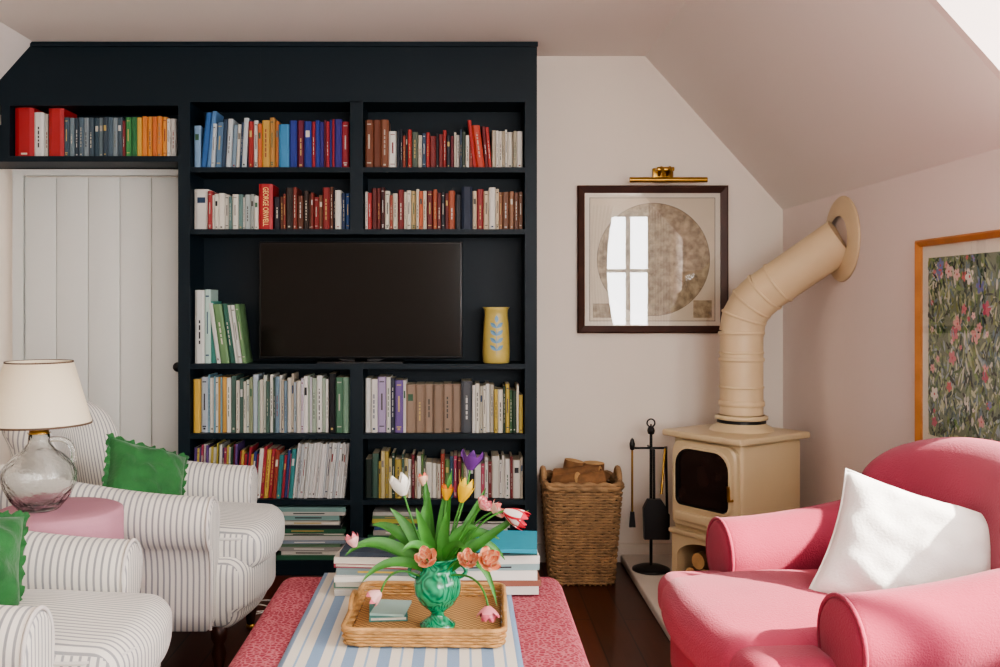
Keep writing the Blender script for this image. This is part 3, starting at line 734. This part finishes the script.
# ---------------------------------------------------------------- ottoman
ot=empty('upholstered_ottoman',(-.125,2.38,0))
o=MB(); o.rbox((0,0,.29),(.88,1.2,.26),.05,0,k=5,n=6)
o.tube([(x,y_,.19) for x,y_ in rr_sample(.442,.602,.05,80)],.006,6,0,closed=True)
o.build('padded_top',[M_ott],ot)
for i,(x,y_) in enumerate(((.36,.53),(.36,-.53),(-.36,.53),(-.36,-.53))):
    l=MB(); l.lathe([(0,0),(.018,0),(.024,.03),(.03,.08),(.022,.11),(.032,.13),(.032,.17),(0,.17)],(x,y_,0),16); l.build('leg_%d'%(i+1),[M_wood],ot)
V=[];F=[];nx=40; ys=[2.96-.02*i for i in range(int(1.14/.02))]
path=[(y_,.4225) for y_ in ys]+[(1.79,.418),(1.775,.40),(1.771,.3),(1.770,.15)]
path=[(2.984,.38),(2.981,.405),(2.972,.419)]+path
for (y_,z) in path:
    for i in range(nx+1):
        x=-.31+.57*i/nx; V.append((x,y_-2.38,z+.0012*noise.noise(Vector((x*9,y_*6,0)))+ .001))
for k in range(len(path)-1):
    for i in range(nx): a=k*(nx+1)+i; F.append((a,a+nx+1,a+nx+2,a+1))
rn=MB(); rn.add(V,F,0,True); rob=rn.build('striped_runner',[M_run],None,(-.115,2.38,0))
md=rob.modifiers.new('th','SOLIDIFY'); md.thickness=.003; md.offset=1
ZT_=.428
stack('book_stack',-.235,2.83,ZT_,[(.27,.2,.018,'#c6c2b8'),(.26,.2,.02,'#5a7a6a'),(.27,.2,.016,'#e0dcd2'),(.25,.19,.02,'#7a8a8a'),(.26,.19,.012,'#9a4450'),(.25,.19,.018,'#d6cfc2'),(.22,.17,.014,'#3a4450')],.10)
stack('book_stack',.085,2.83,ZT_,[(.28,.2,.024,'#c9c6be'),(.28,.2,.018,'#8a5a4a'),(.26,.2,.028,'#dcd8d0'),(.27,.2,.018,'#8aa0a0'),(.27,.2,.024,'#d6d2c8'),(.26,.2,.014,'#2f5a5a')],.06)
stack('book_stack',.13,2.82,ZT_+.1265,[(.19,.22,.012,'#2f93a8')],.1)
tr=empty('rattan_tray',(-.085,2.50,ZT_+.001),(0,0,math.radians(-2)))
t=MB(); hx,hy=.195,.19
t.rbox((0,0,.006),(2*hx-.01,2*hy-.01,.01),.004,1,k=1,n=2)
for i in range(5):
    S=rr_sample(hx+.001*i,hy+.001*i,.03,160)
    t.tube([(x*(1+.012*math.sin(j*2*pi/5+(pi if i%2 else 0))),y_*(1+.012*math.sin(j*2*pi/5+(pi if i%2 else 0))),.006+.0075*i) for j,(x,y_) in enumerate(S)],.0042,5,0,closed=True)
S=rr_sample(hx+.004,hy+.004,.03,160)
t.tube([(x,y_,.043) for x,y_ in S],.0065,8,0,closed=True)
for sg in (-1,1):
    t.tube([(sg*(hx+.004),.055*math.cos(a),.043+.03*math.sin(a)) for a in [pi*i/12 for i in range(13)]],.006,8,0)
def weave():
    m=mat('woven_rattan','#b98d58',.65); nt=m.node_tree
    tc=N(nt,'ShaderNodeTexCoord'); ck=N(nt,'ShaderNodeTexChecker'); ck.inputs['Scale'].default_value=110; nt.links.new(tc.outputs['Object'],ck.inputs['Vector'])
    ck.inputs['Color1'].default_value=lin('#c79c66'); ck.inputs['Color2'].default_value=lin('#9a734a')
    nt.links.new(ck.outputs['Color'],nt.nodes['Principled BSDF'].inputs['Base Color']); return m
t.build('woven_tray',[M_rattan,weave()],tr)
stack('small_book',-.19,2.53,ZT_+.013,[(.10,.13,.012,'#4f8a82'),(.09,.12,.006,'#a8c4bc')],.2)
# ---------------------------------------------------------------- green urn vase
VX,VY,VZ=-.06,2.43,ZT_+.0125
uv=empty('green_urn_vase',(VX,VY,VZ))
u=MB(); u.lathe([(0,0),(.045,0),(.046,.008),(.034,.016),(.018,.028),(.016,.036),(.024,.044),(.044,.06),(.058,.085),(.061,.108),(.055,.128),(.044,.142),(.041,.15),(.045,.165),(.054,.176),(.056,.18),(.050,.18),(.038,.165),(.035,.15),(.045,.125),(.04,.08),(0,.06)],seg=48)
for sg in (-1,1):
    u.tube(bez((sg*.054,0,.125),(sg*.095,0,.14),(sg*.046,0,.168),10),.0055,8)
u.build('urn',[M_mal],uv)
# ---------------------------------------------------------------- tulips
tl=MB(); MO=Vector((VX,VY,VZ+.172))
def petal(cols,base,dr,rotang,L,W,openn,tip=None,m=1):
    dr=dr.normalized(); u_=dr.orthogonal().normalized(); w_=dr.cross(u_)
    side=u_*math.cos(rotang)+w_*math.sin(rotang); tang=dr.cross(side)
    n=7;k=5;V=[]
    rowsF=[]
    for i in range(n+1):
        t_=i/n; rr_=W*(.25+ .95*math.sin(pi*min(1,t_*.62+.05))) *(1+openn*t_*t_) ; 
        hw=W*.95*math.sin(pi*(.08+.9*t_)**.8)+.0008
        for j in range(k+1):
            s_=-1+2*j/k; ang=s_*hw/max(rr_,.004)*.9
            V.append(base+dr*(L*t_)+ (side*math.cos(ang)+tang*math.sin(ang))*rr_*.9)
    o=len(tl.v)
    for i in range(n):
        for j in range(k):
            a=i*(k+1)+j; c_=cols[0] if i<n*.65 else (cols[1] if len(cols)>1 else cols[0])
            if len(cols)>2 and j in (0,k-1) : c_=cols[2]
            rowsF.append(((a,a+1,a+k+2,a+k+1),c_))
    tl.v+=[tuple(v_) for v_ in V]
    for f_,c_ in rowsF:
        tl.f.append([q+o for q in f_]); tl.m.append(m); tl.s.append(True); tl.c.append(tuple(q*.85 for q in lin(c_)[:3])+(1,))
def tulip(end,ctrl,cols,L=.045,W=.017,openn=.15,double=False,dirv=None):
    end=Vector(end); st0=MO+Vector((random.uniform(-.02,.02),random.uniform(-.02,.02),-.06))
    P=bez(st0,Vector(ctrl),end,16); tl.tube(P,.0028,6,0)
    dr=(P[-1]-P[-2]) if dirv is None else Vector(dirv); off=random.random()
    for k in range(3): petal(cols,end,dr,off+k*2*pi/3,L,W,openn)
    for k in range(3): petal(cols,end,dr,off+pi/3+k*2*pi/3,L*.96,W*1.08,openn*1.2)
    if double:
        for k in range(6): petal(cols,end,dr,off+k*pi/3+.3,L*.8,W*.65,openn)
        for k in range(5): petal(cols,end,dr,off+k*2*pi/5,L*.75,W*1.35,openn*3)
def pt(u_,v_,y): return Vector(((u_-461)*y/950,y,1.27-(v_-302)*y/950))
def fl_(u_,v_,y,cols,cu=None,**k):
    e=pt(u_,v_,y); c_=MO.lerp(e,.5)+Vector((0,0,.07)) if cu is None else pt(*cu); tulip(e,c_,cols,**k)
WHT=['#efece0','#f3f0e6'];PK=['#f0b9b4','#e8808c'];PCH=['#eb9a72','#dd6a5a','#f0c2a0'];PUR=['#6b3a86','#5a2c74'];YEL=['#f0c02c','#f3cf4a'];RW=['#f1e3da','#d83a4a','#c8283a']
fl_(404,495,2.43,WHT,(418,540,2.43),L=.055,W=.022)
fl_(424,486,2.50,['#f0c4a8','#e8705a'],(430,530,2.46),L=.034,W=.011)
fl_(446,500,2.45,['#f0b42c','#e87a2c'],(442,535,2.44),L=.042,W=.013)
fl_(461,502,2.42,YEL,(448,540,2.42),L=.062,W=.017)
fl_(470,470,2.48,PUR,(462,520,2.46),L=.052,W=.02,openn=.5)
fl_(481,508,2.38,PK,(458,530,2.4),L=.028,W=.013,double=True)
fl_(492,512,2.42,['#f2cfc0','#e88a80'],(462,525,2.42),L=.032,W=.014,double=True)
fl_(504,511,2.40,RW,(470,520,2.4),L=.066,W=.02,dirv=(.9,-.15,-.4))
fl_(355,547,2.40,PK,(385,540,2.42),L=.036,W=.014,dirv=(-.3,0,.8))
fl_(381,592,2.36,PK,(392,555,2.38),L=.036,W=.016,dirv=(-.75,-.1,-.5))
fl_(427,560,2.31,PCH,(430,545,2.36),L=.03,W=.015,double=True,dirv=(-.1,-.6,.5))
fl_(467,562,2.32,PCH,(455,545,2.37),L=.03,W=.014,double=True,dirv=(.1,-.6,.6))
fl_(486,562,2.32,PCH,(465,540,2.38),L=.033,W=.017,double=True,dirv=(.35,-.6,.45))
fl_(488,606,2.30,['#e8909a','#d86a7a'],(480,560,2.36),L=.038,W=.015,double=True,dirv=(0,-.3,-.9))
def leaf(end,ctrl,W=.02,m=0):
    st0=MO+Vector((random.uniform(-.022,.022),random.uniform(-.022,.022),-.05)); P=bez(st0,ctrl,end,14); n=len(P); V=[];F=[]
    for i,p_ in enumerate(P):
        t_=i/(n-1); T=(P[min(i+1,n-1)]-P[max(i-1,0)]).normalized()
        sd=T.cross(Vector((0,-.75,.55))); sd=sd.normalized() if sd.length>.01 else Vector((1,0,0))
        up_=sd.cross(T).normalized(); hw=W*(math.sin(pi*(t_**.75*.93+.07))**.8)+.0005
        V+=[p_-sd*hw+up_*hw*.35,p_-sd*hw*.5+up_*hw*.08,p_,p_+sd*hw*.5+up_*hw*.08,p_+sd*hw+up_*hw*.35]
    for i in range(n-1):
        for j in range(4): a=i*5+j; F.append((a,a+1,a+6,a+5))
    tl.add(V,F,m,True)
for (e,c_,wd) in (((345,556,2.40),(380,520,2.42),.015),((372,525,2.46),(400,520,2.45),.017),((362,582,2.36),(390,545,2.38),.013),((390,508,2.44),(413,530,2.44),.017),((430,492,2.45),(418,530,2.45),.017),((416,508,2.38),(425,535,2.4),.016),
    ((452,470,2.46),(440,530,2.46),.018),((447,512,2.37),(440,540,2.39),.016),((478,528,2.40),(455,520,2.41),.017),((500,540,2.44),(468,515,2.44),.016),((529,510,2.42),(482,538,2.42),.013),
    ((497,606,2.36),(482,530,2.38),.012),((467,552,2.33),(455,530,2.36),.013),((402,552,2.33),(420,530,2.36),.014),((505,560,2.5),(480,520,2.48),.015),((385,545,2.5),(405,515,2.5),.016),((425,476,2.5),(430,530,2.48),.016),((486,488,2.5),(466,530,2.48),.014)):
    leaf(pt(*e),pt(*c_),wd)
tob=tl.build('tulip_bouquet',[M_leaf,vcol('tulip_petals',.5)])
cb_=MB(); cb_.tube([(-.95+.1*math.cos(a*1.0)+.01*a,3.86+.06*math.sin(a)+.006*a,.004+.0006*a) for a in [i*.3 for i in range(50)]],.003,6); cb_.build('coiled_power_cable',[M_cable])
# ---------------------------------------------------------------- light
def area(name,loc,rot,sx,sy,e,col):
    l=bpy.data.lights.new(name,'AREA'); l.shape='RECTANGLE'; l.size=sx; l.size_y=sy; l.energy=e; l.color=col
    o=bpy.data.objects.new(name,l); sc.collection.objects.link(o); o.location=loc; o.rotation_euler=rot; return o
area('daylight_dormer',(XD+.09,1.15,1.63),(0,math.radians(90),0),1.35,2.25,95,(.99,.98,.98))
area('daylight_front_right',(1.9,YF-.09,1.62),(math.radians(90),0,0),.78,1.3,45,(.99,.98,.98))
area('added_front_fill',(.675,YF-.09,1.62),(math.radians(90),0,0),1.03,1.3,56,(.98,.98,1))  # added fill lamp behind the camera, brightens the room from the front
sn=bpy.data.lights.new('sun','SUN'); sn.energy=15; sn.angle=math.radians(1.5); sn.color=(1,.93,.82)
so=bpy.data.objects.new('sun',sn); sc.collection.objects.link(so)
so.rotation_euler=Vector((-1.6,.9,-1.4)).to_track_quat('-Z','Y').to_euler(); so.location=(4,0,4)
w_=bpy.data.worlds.new('sky'); sc.world=w_; w_.use_nodes=True
bg=w_.node_tree.nodes['Background']; bg.inputs[0].default_value=(.75,.86,1,1); bg.inputs[1].default_value=1.0
# ---------------------------------------------------------------- camera
cam=bpy.data.cameras.new('camera'); co=bpy.data.objects.new('camera',cam); sc.collection.objects.link(co)
co.location=(0,0,1.27); co.rotation_euler=(pi/2,0,0); cam.sensor_width=36; cam.lens=34.2; cam.shift_x=.039; cam.shift_y=-.0315; cam.clip_start=.05
sc.camera=co
sc.view_settings.view_transform='AgX'; sc.view_settings.look='AgX - Medium High Contrast'; sc.view_settings.exposure=0.58
